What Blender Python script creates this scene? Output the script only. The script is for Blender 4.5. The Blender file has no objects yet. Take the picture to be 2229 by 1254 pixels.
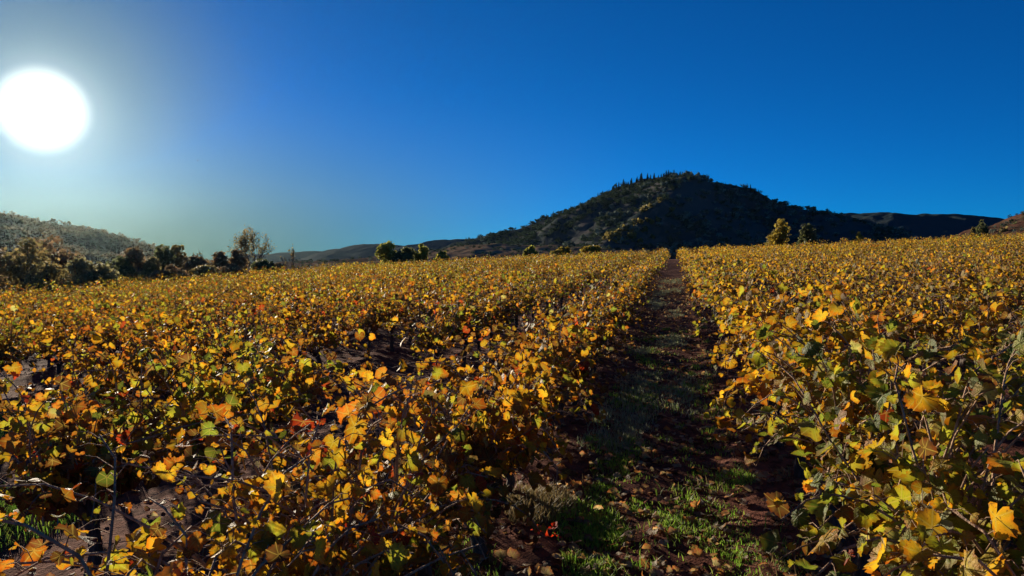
import bpy, math, random, time
import numpy as np
from mathutils import Matrix, Vector

T0 = time.time()
scene = bpy.context.scene
COL = scene.collection
rad = math.radians

# ------------------------------------------------------------------ camera
F, W, H = 1592.0, 2229.0, 1254.0          # focal length and size of the photo in its own pixels
CAM_Z = 1.8
PITCH = math.atan((H / 2 - 575) / F)       # level line a little above the middle
cam_data = bpy.data.cameras.new('camera')
cam_data.sensor_width = 36
cam_data.lens = 36 * F / W
cam_data.clip_start = 0.05
cam_data.clip_end = 9000
cam = bpy.data.objects.new('camera', cam_data)
cam.location = (0, 0, CAM_Z)
cam.rotation_euler = (math.pi / 2 - PITCH, 0, 0)
COL.objects.link(cam)
scene.camera = cam

# ------------------------------------------------------------------ sun and sky
SUN_AZ, SUN_EL = rad(-32.5), rad(10.0)
SDIR = (math.sin(SUN_AZ) * math.cos(SUN_EL), math.cos(SUN_AZ) * math.cos(SUN_EL), math.sin(SUN_EL))
sun_data = bpy.data.lights.new('sun', 'SUN')
sun_data.energy = 5.0
sun_data.angle = rad(0.53)
sun_data.color = (1.0, 0.86, 0.66)
sun = bpy.data.objects.new('sun', sun_data)
sun.rotation_euler = Vector(SDIR).to_track_quat('Z', 'Y').to_euler()
COL.objects.link(sun)

world = bpy.data.worlds.new('World')
scene.world = world
world.use_nodes = True
wt = world.node_tree
wt.nodes.clear()


def wn(kind, **kw):
    n = wt.nodes.new(kind)
    for k, v in kw.items():
        setattr(n, k, v)
    return n


def wmath(op, a, b=None, c=None, clamp=False):
    n = wn('ShaderNodeMath', operation=op)
    n.use_clamp = clamp
    for i, x in enumerate((a, b, c)):
        if x is None:
            continue
        if isinstance(x, (int, float)):
            n.inputs[i].default_value = x
        else:
            wt.links.new(x, n.inputs[i])
    return n.outputs[0]


sky = wn('ShaderNodeTexSky', sky_type='NISHITA')
sky.sun_disc = False
sky.sun_elevation = SUN_EL
sky.sun_rotation = SUN_AZ % (2 * math.pi)
sky.altitude = 200
sky.air_density = 0.6
sky.dust_density = 0.0
sky.ozone_density = 10.0
# deep, saturated autumn blue
tint = wn('ShaderNodeMix', data_type='RGBA', blend_type='MULTIPLY')
tint.inputs['Factor'].default_value = 1.0
tint.inputs[7].default_value = (0.22, 1.32, 1.12, 1)
wt.links.new(sky.outputs[0], tint.inputs[6])
bg = wn('ShaderNodeBackground')
bg.inputs['Strength'].default_value = 0.053
# glow round the sun
tc = wn('ShaderNodeTexCoord')
dot = wn('ShaderNodeVectorMath', operation='DOT_PRODUCT')
wt.links.new(tc.outputs['Generated'], dot.inputs[0])
dot.inputs[1].default_value = SDIR
ang = wmath('ARCCOSINE', wmath('MINIMUM', dot.outputs['Value'], 0.999999))   # radians from the sun
core = wn('ShaderNodeMapRange', interpolation_type='SMOOTHSTEP')
core.inputs['From Min'].default_value = rad(3.2)
core.inputs['From Max'].default_value = rad(0.5)
wt.links.new(ang, core.inputs['Value'])
g1 = wmath('MULTIPLY', wmath('EXPONENT', wmath('MULTIPLY', ang, -1 / rad(1.7))), 0.6)
g2 = wmath('MULTIPLY', wmath('EXPONENT', wmath('MULTIPLY', ang, -1 / rad(7.0))), 0.02)
# pale teal air low over the horizon on the sun's side
sepd = wn('ShaderNodeSeparateXYZ')
wt.links.new(tc.outputs['Generated'], sepd.inputs[0])


def wramp(x, lo, hi):
    n = wn('ShaderNodeMapRange', interpolation_type='SMOOTHSTEP')
    n.inputs['From Min'].default_value = lo
    n.inputs['From Max'].default_value = hi
    wt.links.new(x, n.inputs['Value'])
    return n.outputs[0]


low = wmath('MULTIPLY', wramp(ang, rad(46), rad(9)), wramp(sepd.outputs[2], math.sin(rad(14)), 0.0))
low = wmath('MAXIMUM', low, wmath('MULTIPLY', wramp(ang, rad(16), rad(3)), 0.6))
pale = wn('ShaderNodeMix', data_type='RGBA')
wt.links.new(wmath('MULTIPLY', low, 0.97), pale.inputs[0])
wt.links.new(tint.outputs[2], pale.inputs[6])
pale.inputs[7].default_value = (1.0, 1.75, 1.35, 1)
wt.links.new(pale.outputs[2], bg.inputs['Color'])


def wcol(val, col):
    n = wn('ShaderNodeVectorMath', operation='SCALE')
    n.inputs[0].default_value = col
    wt.links.new(val, n.inputs['Scale'])
    return n.outputs[0]


def wadd(a, b):
    n = wn('ShaderNodeVectorMath', operation='ADD')
    wt.links.new(a, n.inputs[0])
    wt.links.new(b, n.inputs[1])
    return n.outputs[0]


glow = wadd(wadd(wcol(wmath('MULTIPLY', core.outputs[0], 0.95), (1, 1, 0.95)), wcol(g1, (1, 1, 0.85))), wcol(g2, (0.3, 0.9, 0.6)))
bg2 = wn('ShaderNodeBackground')
wt.links.new(glow, bg2.inputs['Color'])
bg2.inputs['Strength'].default_value = 1.0
adds = wn('ShaderNodeAddShader')
wt.links.new(bg.outputs[0], adds.inputs[0])
wt.links.new(bg2.outputs[0], adds.inputs[1])
wo = wn('ShaderNodeOutputWorld')
wt.links.new(adds.outputs[0], wo.inputs['Surface'])

scene.view_settings.view_transform = 'Standard'
scene.view_settings.look = 'None'
scene.view_settings.exposure = 0.9
scene.view_settings.gamma = 1.0
scene.view_settings.use_curve_mapping = False
scene.cycles.max_bounces = 9
scene.cycles.diffuse_bounces = 5
scene.cycles.transmission_bounces = 6
scene.cycles.glossy_bounces = 2
scene.cycles.volume_bounces = 0

# ------------------------------------------------------------------ geometry helpers
ROW_AZ = math.atan((1468 - W / 2) / F)
DS = np.array([math.sin(ROW_AZ), math.cos(ROW_AZ)])      # along the rows
DT = np.array([math.cos(ROW_AZ), -math.sin(ROW_AZ)])     # across them
ROW0, SPACING = -1.1, 2.0
S_END = 82.0


def ray(u, v):
    x, z = (u - W / 2) / F, -(v - H / 2) / F
    c, s = math.cos(PITCH), math.sin(PITCH)
    return np.array([x, c + s * z, -s + c * z])


def smooth(a, b, x):
    t = np.clip((np.asarray(x, float) - a) / (b - a), 0, 1)
    return t * t * (3 - 2 * t)


_tab = np.random.default_rng(5).random((256, 256))


def vnoise(x, y):
    x, y = np.asarray(x, float), np.asarray(y, float)
    xi, yi = np.floor(x).astype(int), np.floor(y).astype(int)
    fx, fy = x - xi, y - yi
    fx, fy = fx * fx * (3 - 2 * fx), fy * fy * (3 - 2 * fy)
    g = lambda i, j: _tab[(xi + i) & 255, (yi + j) & 255]
    return (g(0, 0) * (1 - fx) + g(1, 0) * fx) * (1 - fy) + (g(0, 1) * (1 - fx) + g(1, 1) * fx) * fy - 0.5


def fbm(x, y, n=4):
    r, a = 0, 1.0
    for i in range(n):
        r = r + a * vnoise(x * 2 ** i + 17.3 * i, y * 2 ** i - 9.1 * i)
        a *= 0.5
    return r


def ground_z(x, y):
    x, y = np.asarray(x, float), np.asarray(y, float)
    s, t = x * DS[0] + y * DS[1], x * DT[0] + y * DT[1]
    plane = 0.048 * x + 0.0189 * y
    w = np.maximum(smooth(S_END + 1, 150, s), np.maximum(smooth(-75, -130, t), smooth(75, 150, t)))
    w = np.maximum(w, smooth(-25, -80, s))
    z = plane * (1 - w) + (-4.0) * w
    r = np.hypot(x, y)
    k = smooth(40, 12, r) * (1 - w)
    mound = -0.035 * np.cos(2 * math.pi * (t - ROW0) / SPACING + math.pi)
    rough = 0.05 * fbm(x * 1.3, y * 1.3, 3) + 0.03 * fbm(x * 6 + 3, y * 6, 3)
    rut = -0.035 * (np.exp(-((t + 0.5) / 0.16) ** 2) + np.exp(-((t - 0.32) / 0.16) ** 2))
    return z + k * (mound + rough + rut) + (1 - smooth(60, 20, r)) * 0.3 * fbm(x / 30, y / 30, 3)


def hit_ground(u, v):
    d = ray(u, v)
    y = 0.4
    while y < 400:
        p = d / d[1] * y
        if p[2] + CAM_Z <= float(ground_z(p[0], p[1])):
            return p[0], p[1]
        y *= 1.01
    return p[0], p[1]


def mesh_from(name, V, Fc, mats, attrs=None, smooth_shade=False, mat_index=None):
    """V (n,3); Fc (m,3 or 4) indices; attrs {name: (kind, array)} on points."""
    me = bpy.data.meshes.new(name)
    V = np.asarray(V, np.float32)
    Fc = np.asarray(Fc, np.int32)
    k = Fc.shape[1]
    me.vertices.add(len(V))
    me.vertices.foreach_set('co', V.ravel())
    me.loops.add(Fc.size)
    me.loops.foreach_set('vertex_index', Fc.ravel())
    me.polygons.add(len(Fc))
    me.polygons.foreach_set('loop_start', np.arange(0, Fc.size, k, dtype=np.int32))
    me.polygons.foreach_set('loop_total', np.full(len(Fc), k, np.int32))
    if smooth_shade:
        me.polygons.foreach_set('use_smooth', np.ones(len(Fc), bool))
    if mat_index is not None:
        me.polygons.foreach_set('material_index', np.asarray(mat_index, np.int32))
    for nm, (kind, arr) in (attrs or {}).items():
        a = me.attributes.new(nm, kind, 'POINT')
        a.data.foreach_set('color' if kind == 'FLOAT_COLOR' else 'vector', np.asarray(arr, np.float32).ravel())
    for m in (mats if isinstance(mats, (list, tuple)) else [mats]):
        me.materials.append(m)
    me.update()
    me.validate()
    return me


def link(name, me, parent=None, loc=None, kind=None):
    o = bpy.data.objects.new(name, me)
    COL.objects.link(o)
    if parent is not None:
        o.parent = parent
    if loc is not None:
        o.location = loc
    if kind:
        o['kind'] = kind
    return o


def tag(o, label, cat=None, group=None, kind=None):
    o['label'] = label
    if cat:
        o['category'] = cat
    if group:
        o['group'] = group
    if kind:
        o['kind'] = kind
    return o


def empty(name, loc):
    o = bpy.data.objects.new(name, None)
    o.empty_display_size = 0.1
    o.location = loc
    COL.objects.link(o)
    return o


class Acc:
    """collects vertices, triangles and colours into one mesh"""

    def __init__(self):
        self.V, self.F, self.C, self.U, self.n = [], [], [], [], 0

    def add(self, V, Fc, C=None, U=None):
        V = np.asarray(V, float).reshape(-1, 3)
        self.V.append(V)
        self.F.append(np.asarray(Fc, int) + self.n)
        if C is not None:
            C = np.asarray(C, float)
            self.C.append(np.tile(C, (len(V), 1)) if C.ndim == 1 else C)
        if U is not None:
            self.U.append(U)
        self.n += len(V)

    def tube(self, P, R, sides=6, C=None, cap=True):
        P = np.asarray(P, float)
        n = len(P)
        d = np.gradient(P, axis=0)
        d /= np.linalg.norm(d, axis=1)[:, None] + 1e-9
        ref = np.array([0.31, 0.23, 0.92]) if abs(d[0][2]) < 0.8 else np.array([0.9, 0.3, 0.1])
        a = np.cross(d, ref)
        a /= np.linalg.norm(a, axis=1)[:, None] + 1e-9
        b = np.cross(d, a)
        th = np.arange(sides) / sides * 2 * math.pi
        R = np.broadcast_to(np.asarray(R, float), (n,))
        V = P[:, None, :] + R[:, None, None] * (np.cos(th)[None, :, None] * a[:, None, :] + np.sin(th)[None, :, None] * b[:, None, :])
        V = V.reshape(-1, 3)
        i = np.arange(n - 1)[:, None] * sides
        j = np.arange(sides)[None, :]
        j2 = (j + 1) % sides
        q = np.stack([i + j, i + j2, i + sides + j2, i + sides + j], -1).reshape(-1, 4)
        Fc = np.concatenate([q[:, [0, 1, 2]], q[:, [0, 2, 3]]])
        if cap:
            e = (n - 1) * sides
            f = [(e, e + k, e + k + 1) for k in range(1, sides - 1)] + [(0, k + 1, k) for k in range(1, sides - 1)]
            Fc = np.concatenate([Fc, np.array(f)])
        self.add(V, Fc, C)

    def mesh(self, name, mat, smooth_shade=False):
        V, Fc = np.concatenate(self.V), np.concatenate(self.F)
        at = {}
        if self.C:
            c = np.concatenate(self.C)
            at['Col'] = ('FLOAT_COLOR', np.concatenate([c, np.ones((len(c), 1))], 1))
        if self.U:
            at['luv'] = ('FLOAT_VECTOR', np.concatenate(self.U))
        return mesh_from(name, V, Fc, mat, at, smooth_shade)


# ------------------------------------------------------------------ materials
class NT:
    def __init__(self, name):
        self.m = bpy.data.materials.new(name)
        self.m.use_nodes = True
        self.t = self.m.node_tree
        self.t.nodes.clear()
        self.out = self.t.nodes.new('ShaderNodeOutputMaterial')

    def n(self, kind, ins=None, **kw):
        nd = self.t.nodes.new(kind)
        for k, v in kw.items():
            setattr(nd, k, v)
        for k, v in (ins or {}).items():
            self.s(nd.inputs[k], v)
        return nd

    def s(self, sock, v):
        if isinstance(v, bpy.types.NodeSocket):
            self.t.links.new(v, sock)
        else:
            sock.default_value = v

    def math(self, op, a, b=0.0, c=0.0, clamp=False):
        nd = self.n('ShaderNodeMath', operation=op, use_clamp=clamp)
        for i, x in enumerate((a, b, c)):
            self.s(nd.inputs[i], x)
        return nd.outputs[0]

    def mix(self, f, a, b, blend='MIX'):
        nd = self.n('ShaderNodeMix', data_type='RGBA', blend_type=blend)
        self.s(nd.inputs[0], f)
        self.s(nd.inputs[6], a if not isinstance(a, tuple) else (*a, 1))
        self.s(nd.inputs[7], b if not isinstance(b, tuple) else (*b, 1))
        return nd.outputs[2]

    def ramp(self, x, lo, hi):
        nd = self.n('ShaderNodeMapRange', {'Value': x, 'From Min': lo, 'From Max': hi}, interpolation_type='SMOOTHSTEP')
        return nd.outputs[0]

    def noise(self, scale, detail=4, coord=None, rough=0.55):
        nd = self.n('ShaderNodeTexNoise', {'Scale': scale, 'Detail': detail, 'Roughness': rough})
        if coord is not None:
            self.t.links.new(coord, nd.inputs['Vector'])
        return nd

    def pos(self):
        return self.n('ShaderNodeNewGeometry').outputs['Position']

    def bump(self, h, strength, dist=0.02):
        return self.n('ShaderNodeBump', {'Height': h, 'Strength': strength, 'Distance': dist}).outputs[0]

    def surf(self, sh):
        self.t.links.new(sh, self.out.inputs['Surface'])
        return self.m


def leaf_material():
    m = NT('vine_leaf')
    col = m.n('ShaderNodeAttribute', attribute_name='Col').outputs['Color']
    uv = m.n('ShaderNodeAttribute', attribute_name='luv').outputs['Vector']
    sep = m.n('ShaderNodeSeparateXYZ', {0: uv})
    x, y, rnd = sep.outputs[0], sep.outputs[1], sep.outputs[2]
    r = m.math('SQRT', m.math('ADD', m.math('MULTIPLY', x, x), m.math('MULTIPLY', y, y)))
    th = m.math('ARCTAN2', x, y)
    f = m.math('PINGPONG', th, rad(30.0))
    dist = m.math('MULTIPLY', r, m.math('SINE', f))
    vein = m.ramp(dist, 0.035, 0.004)
    near = m.ramp(dist, 0.17, 0.0)
    off = m.n('ShaderNodeCombineXYZ', {0: m.math('MULTIPLY', rnd, 31.0), 1: m.math('MULTIPLY', rnd, 17.0), 2: rnd})
    co = m.n('ShaderNodeVectorMath', {0: uv, 1: off.outputs[0]}, operation='ADD').outputs[0]
    n1 = m.noise(4.0, 3, co).outputs['Fac']
    n2 = m.noise(14.0, 2, co).outputs['Fac']
    green = m.mix(1.0, col, (0.62, 1.0, 0.8), 'MULTIPLY')
    c = m.mix(m.math('MULTIPLY', near, 0.55), col, green)
    edge = m.ramp(m.math('ADD', r, m.math('MULTIPLY', n1, 0.8)), 0.66, 1.0)
    wh = m.n('ShaderNodeTexWhiteNoise', {'W': rnd}, noise_dimensions='1D').outputs['Value']
    dry = m.mix(1.0, col, m.mix(wh, (0.40, 0.20, 0.16), (0.95, 0.48, 0.22)), 'MULTIPLY')
    c = m.mix(m.math('MULTIPLY', edge, 0.85), c, dry)
    c = m.mix(1.0, c, m.mix(n1, (0.62, 0.66, 0.62), (1.34, 1.28, 1.2)), 'MULTIPLY')
    spots = m.ramp(n2, 0.58, 0.70)
    c = m.mix(m.math('MULTIPLY', spots, 0.7), c, (0.10, 0.045, 0.02))
    c = m.mix(m.math('MULTIPLY', vein, 0.5), c, (0.40, 0.33, 0.10))
    back = m.n('ShaderNodeNewGeometry').outputs['Backfacing']
    under = m.mix(0.24, c, (0.36, 0.33, 0.18))
    c2 = m.mix(back, c, under)
    h = m.math('ADD', m.math('MULTIPLY', vein, -0.5), m.math('MULTIPLY', n2, 0.4))
    bp = m.bump(h, 0.8, 0.012)
    p = m.n('ShaderNodeBsdfPrincipled', {'Base Color': c2, 'Roughness': 0.55, 'Normal': bp})
    p.inputs['Specular IOR Level'].default_value = 0.28
    tr = m.n('ShaderNodeBsdfTranslucent', {'Color': m.mix(1.0, c, (1.25, 1.12, 0.7), 'MULTIPLY')})
    mx = m.n('ShaderNodeMixShader', {0: 0.57, 1: p.outputs[0], 2: tr.outputs[0]})
    return m.surf(mx.outputs[0])


def foliage_material(name, trans=0.35, spec=0.25):
    m = NT(name)
    col = m.n('ShaderNodeAttribute', attribute_name='Col').outputs['Color']
    p = m.n('ShaderNodeBsdfPrincipled', {'Base Color': col, 'Roughness': 0.6})
    p.inputs['Specular IOR Level'].default_value = spec
    tr = m.n('ShaderNodeBsdfTranslucent', {'Color': col})
    mx = m.n('ShaderNodeMixShader', {0: trans, 1: p.outputs[0], 2: tr.outputs[0]})
    return m.surf(mx.outputs[0])


def bark_material(name, a, b, scale=30):
    m = NT(name)
    co = m.n('ShaderNodeTexCoord').outputs['Object']
    st = m.n('ShaderNodeMapping', {'Vector': co, 'Scale': (1, 1, 0.22)}).outputs[0]
    nz = m.noise(scale, 5, st).outputs['Fac']
    c = m.mix(m.ramp(nz, 0.35, 0.65), a, b)
    p = m.n('ShaderNodeBsdfPrincipled', {'Base Color': c, 'Roughness': 0.9, 'Normal': m.bump(nz, 0.8, 0.02)})
    return m.surf(p.outputs[0])


def soil_material():
    m = NT('red_soil')
    co = m.pos()
    n1 = m.noise(0.55, 5, co).outputs['Fac']
    n2 = m.noise(9, 6, co).outputs['Fac']
    n3 = m.noise(60, 3, co).outputs['Fac']
    c = m.mix(m.ramp(n1, 0.35, 0.65), (0.11, 0.042, 0.03), (0.17, 0.075, 0.052))
    c = m.mix(m.ramp(n2, 0.45, 0.7), c, (0.055, 0.022, 0.015))
    c = m.mix(m.ramp(n3, 0.62, 0.72), c, (0.20, 0.10, 0.065))
    h = m.math('ADD', n2, m.math('MULTIPLY', n3, 0.4))
    p = m.n('ShaderNodeBsdfPrincipled', {'Base Color': c, 'Roughness': 1.0, 'Normal': m.bump(h, 0.9, 0.05)})
    p.inputs['Specular IOR Level'].default_value = 0.03
    return m.surf(p.outputs[0])


def hill_material(name, a, b, c_, s1, s2, bd=1.0):
    m = NT(name)
    co = m.pos()
    n1 = m.noise(s1, 5, co).outputs['Fac']
    n2 = m.noise(s2, 5, co, 0.65).outputs['Fac']
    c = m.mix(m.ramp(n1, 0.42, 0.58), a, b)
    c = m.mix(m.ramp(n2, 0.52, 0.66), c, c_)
    p = m.n('ShaderNodeBsdfPrincipled', {'Base Color': c, 'Roughness': 1.0, 'Normal': m.bump(n2, 0.7, bd)})
    p.inputs['Specular IOR Level'].default_value = 0.0
    return m.surf(p.outputs[0])


M_LEAF = leaf_material()
M_TREE = foliage_material('tree_foliage', 0.55)
M_HILLTREE = foliage_material('hill_foliage', 0.15, 0.0)
M_GRASS = foliage_material('grass_blade', 0.45)
M_BARK = bark_material('vine_bark', (0.035, 0.022, 0.018), (0.10, 0.07, 0.055), 40)
M_CANE = bark_material('cane_bark', (0.22, 0.12, 0.065), (0.42, 0.27, 0.17), 60)
M_TBARK = bark_material('tree_bark', (0.05, 0.042, 0.035), (0.13, 0.11, 0.09), 6)
M_SOIL = soil_material()
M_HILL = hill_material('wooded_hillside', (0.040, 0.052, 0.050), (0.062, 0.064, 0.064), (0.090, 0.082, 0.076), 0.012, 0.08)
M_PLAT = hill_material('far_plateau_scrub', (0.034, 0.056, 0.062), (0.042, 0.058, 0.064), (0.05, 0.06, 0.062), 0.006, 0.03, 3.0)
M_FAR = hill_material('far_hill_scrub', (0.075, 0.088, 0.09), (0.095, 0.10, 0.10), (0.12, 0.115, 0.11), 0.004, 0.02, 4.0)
M_TERR = hill_material('dry_terrace_soil', (0.13, 0.085, 0.06), (0.22, 0.15, 0.10), (0.08, 0.07, 0.045), 0.03, 0.12)
M_SLOPE = hill_material('red_brown_slope', (0.10, 0.05, 0.035), (0.07, 0.045, 0.032), (0.045, 0.045, 0.025), 0.12, 0.5, 0.4)

# ------------------------------------------------------------------ ground: one sheet to the far hills
def build_ground():
    na = 720
    rr = np.concatenate([np.geomspace(0.4, 22, 210), np.geomspace(22.6, 1380, 100)])
    th = np.arange(na) / na * 2 * math.pi
    R, TH = np.meshgrid(rr, th, indexing='ij')
    X, Y = R * np.sin(TH), R * np.cos(TH)
    V = np.stack([X, Y, ground_z(X, Y)], -1).reshape(-1, 3)
    i = np.arange(len(rr) - 1)[:, None] * na
    j = np.arange(na)[None, :]
    j2 = (j + 1) % na
    Q = np.stack([i + j, i + na + j, i + na + j2, i + j2], -1).reshape(-1, 4)
    V = np.concatenate([V, [[0, 0, float(ground_z(0, 0))]]])
    me = mesh_from('ground', V, Q, M_SOIL, smooth_shade=True)
    # close the middle
    o = link('ground', me)
    import bmesh
    bm = bmesh.new()
    bm.from_mesh(me)
    bm.verts.ensure_lookup_table()
    c = bm.verts[len(V) - 1]
    for k in range(na):
        bm.faces.new((c, bm.verts[k], bm.verts[(k + 1) % na]))
    bm.to_mesh(me)
    bm.free()
    tag(o, 'dark red brown vineyard soil between and under the vine rows', kind='structure')


build_ground()

# ------------------------------------------------------------------ hills
class Hill:
    def __init__(self, prof, r0, r1, r2, zb=-5.0, p=1.0, amp=0.0, scale=60.0, rough=0.0, rscale=10.0, spurs=()):
        D = [ray(u, v) for u, v in prof]
        self.az = np.array([math.atan2(d[0], d[1]) for d in D])
        self.e = np.array([d[2] / math.hypot(d[0], d[1]) for d in D])
        self.__dict__.update(r0=r0, r1=r1, r2=r2, zb=zb, p=p, amp=amp, scale=scale, rough=rough, rscale=rscale, spurs=spurs)

    def z(self, az, r):
        az, r = np.asarray(az, float), np.asarray(r, float)
        e = np.interp(az, self.az, self.e)
        zr = e * self.r1 + CAM_Z
        t = (r - self.r0) / (self.r1 - self.r0)
        tb = np.clip((r - self.r1) / (self.r2 - self.r1), 0, 1)
        front = self.zb + (zr - self.zb) * np.clip(t, 0, 1) ** self.p
        back = zr + (self.zb - zr) * tb ** 1.5
        z = np.where(r <= self.r1, front, back)
        x, y = r * np.sin(az), r * np.cos(az)
        mask = np.clip(t, 0, 1) * np.clip(1 - t, 0, 1) * 4 * np.clip((zr - self.zb) / 40, 0.1, 1.2)
        n = fbm(x / self.scale, y / (self.scale * 2.2), 4)
        z = z + mask * self.amp * n
        for (u0, v0, t0, t1, wd, hh) in self.spurs:      # a low spur running down the face
            a0 = math.atan2(u0 - W / 2, F)
            a1 = math.atan2(v0 - W / 2, F)
            tt = np.clip((t - t0) / (t1 - t0), 0, 1)
            ac = a0 + (a1 - a0) * tt
            z = z + hh * np.exp(-((az - ac) * self.r1 / wd) ** 2) * smooth(t0 - 0.1, t0 + 0.1, t) * smooth(t1 + 0.12, t1 - 0.1, t)
        return z + self.rough * fbm(x / self.rscale, y / self.rscale, 3) * np.clip(t * 6, 0, 1)

    def xyz(self, az, r):
        return np.stack([r * np.sin(az), r * np.cos(az), self.z(az, r)], -1)

    def build(self, name, label, mat, n_az=260, n_r=90):
        az = np.linspace(self.az[0], self.az[-1], n_az)
        r = np.concatenate([np.linspace(self.r0, self.r1, int(n_r * 0.7)), np.linspace(self.r1, self.r2, int(n_r * 0.3) + 1)[1:]])
        n_r = len(r)
        A, R = np.meshgrid(az, r, indexing='ij')
        V = self.xyz(A, R).reshape(-1, 3)
        i = np.arange(n_az - 1)[:, None] * n_r
        j = np.arange(n_r - 1)[None, :]
        Q = np.stack([i + j, i + n_r + j, i + n_r + j + 1, i + j + 1], -1).reshape(-1, 4)
        o = link(name, mesh_from(name, V, Q, mat, smooth_shade=True))
        return tag(o, label, kind='structure')


MAIN = Hill([(820, 585), (900, 560), (960, 540), (1000, 528), (1060, 514), (1130, 499), (1200, 471), (1280, 441), (1340, 408), (1400, 391), (1455, 381), (1500, 384),
             (1540, 394), (1600, 405), (1640, 411), (1680, 435), (1740, 455), (1800, 472), (1860, 490), (1920, 503), (1980, 520), (2060, 545), (2150, 575)],
            430, 720, 1050, zb=-6, p=0.95, amp=26, scale=70, rough=2.2, rscale=14,
            spurs=((1290, 1450, 0.12, 0.42, 26, 11), (1420, 1560, 0.35, 0.8, 24, 8)))
MAIN.build('wooded_hill', 'dark wooded hill with a pointed top standing behind the vineyard', M_HILL, 420, 190)
Hill([(1600, 560), (1700, 485), (1750, 475), (1790, 468), (1850, 465), (1940, 464), (1965, 467), (2060, 469), (2120, 470), (2165, 472), (2200, 482), (2260, 500), (2400, 520)],
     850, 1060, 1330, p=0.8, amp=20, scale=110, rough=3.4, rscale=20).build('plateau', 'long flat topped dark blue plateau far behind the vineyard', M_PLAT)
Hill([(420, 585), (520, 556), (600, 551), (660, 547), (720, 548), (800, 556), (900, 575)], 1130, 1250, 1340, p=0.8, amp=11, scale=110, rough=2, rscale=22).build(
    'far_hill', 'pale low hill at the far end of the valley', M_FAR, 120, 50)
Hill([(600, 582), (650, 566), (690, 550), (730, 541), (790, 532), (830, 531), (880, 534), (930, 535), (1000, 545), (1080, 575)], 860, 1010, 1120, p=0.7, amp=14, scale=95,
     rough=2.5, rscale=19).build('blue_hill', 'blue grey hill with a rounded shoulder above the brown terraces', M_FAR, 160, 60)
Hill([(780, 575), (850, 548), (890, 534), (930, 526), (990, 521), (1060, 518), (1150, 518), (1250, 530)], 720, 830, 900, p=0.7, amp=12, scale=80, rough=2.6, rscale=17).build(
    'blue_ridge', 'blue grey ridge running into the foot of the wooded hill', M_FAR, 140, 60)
TERR = Hill([(420, 582), (560, 574), (690, 569), (760, 565), (830, 558), (900, 552), (950, 545), (1000, 535), (1060, 530), (1150, 533), (1250, 536), (1350, 545), (1450, 560)],
            210, 380, 470, zb=-5, p=0.8, amp=7, scale=26, rough=1.0, rscale=7)
TERR.build('terraces', 'dry brown terraces below the wooded hill', M_TERR, 300, 80)
LEFT = Hill([(-700, 410), (-450, 412), (-250, 425), (-100, 447), (0, 469), (60, 480), (150, 494), (230, 510), (300, 529), (350, 547), (420, 566), (500, 585)],
            230, 460, 640, zb=-6, p=0.9, amp=12, scale=50, rough=1.6, rscale=9)
LEFT.build('hazy_ridge', 'hazy brown ridge falling away under the sun', M_TERR, 300, 110)
RIGHT = Hill([(2060, 520), (2110, 503), (2150, 493), (2180, 483), (2229, 462), (2290, 438), (2360, 415), (2500, 395), (2700, 400), (2900, 440)],
             96, 150, 230, zb=0.5, p=0.9, amp=3.0, scale=9, rough=0.8, rscale=2.5)
RIGHT.build('red_slope', 'red brown scrubby slope at the edge of the vineyard', M_SLOPE, 200, 80)

# ------------------------------------------------------------------ trees
def unit(v):
    return v / (np.linalg.norm(v, axis=-1, keepdims=True) + 1e-9)


def leaf_cloud(acc, rng, C, Rad, n, size, cols, flat=0.0):
    """n small bent leaf sprays spread through ellipsoids (centres C, radii Rad)"""
    C, Rad, cols = np.asarray(C, float), np.asarray(Rad, float), np.asarray(cols, float)
    vol = np.prod(Rad, 1) ** 0.75
    k = rng.choice(len(C), n, p=vol / vol.sum())
    d = unit(rng.normal(size=(n, 3)))
    rr = rng.random(n)[:, None] ** 0.45
    P = C[k] + d * rr * Rad[k]
    N = unit(d + rng.normal(size=(n, 3)) * 0.7 + np.array([0, 0, 0.35]))
    A = unit(np.cross(N, rng.normal(size=(n, 3))))
    B = np.cross(N, A)
    s = size * (0.6 + 0.8 * rng.random(n))[:, None]
    V = np.stack([P - A * s * 0.5, P + B * s * 0.38 - N * s * 0.1, P + A * s * 0.5, P - B * s * 0.38 - N * s * 0.1], 1)
    col = cols[rng.integers(0, len(cols), n)] * (0.75 + 0.5 * rng.random((n, 1)))
    # whole clumps differ a little too
    kc = 0.8 + 0.4 * rng.random(len(C))
    col = col * kc[k][:, None]
    b = np.arange(n)[:, None] * 4
    Fc = np.concatenate([b + np.array([0, 1, 2]), b + np.array([0, 2, 3])])
    acc.add(V.reshape(-1, 3), Fc, np.repeat(col, 4, 0))


OLIVE = [(0.24, 0.19, 0.07), (0.19, 0.16, 0.06), (0.28, 0.20, 0.075)]
DARKG = [(0.13, 0.145, 0.055), (0.16, 0.17, 0.06), (0.11, 0.12, 0.055)]
BROWNG = [(0.25, 0.15, 0.075), (0.19, 0.13, 0.065), (0.16, 0.12, 0.06)]
GREYG = [(0.24, 0.22, 0.10), (0.19, 0.18, 0.08), (0.27, 0.22, 0.10)]
YELLG = [(0.32, 0.31, 0.06), (0.25, 0.27, 0.055), (0.40, 0.34, 0.065)]
GOLD = [(0.36, 0.25, 0.03), (0.30, 0.22, 0.035), (0.24, 0.20, 0.04)]


def at(u, v_top, dist):
    d = ray(u, v_top)
    x, y = d[0] / d[1] * dist, dist
    gz = float(ground_z(x, y))
    return x, y, gz, CAM_Z + d[2] / d[1] * dist - gz      # base point, height


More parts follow.
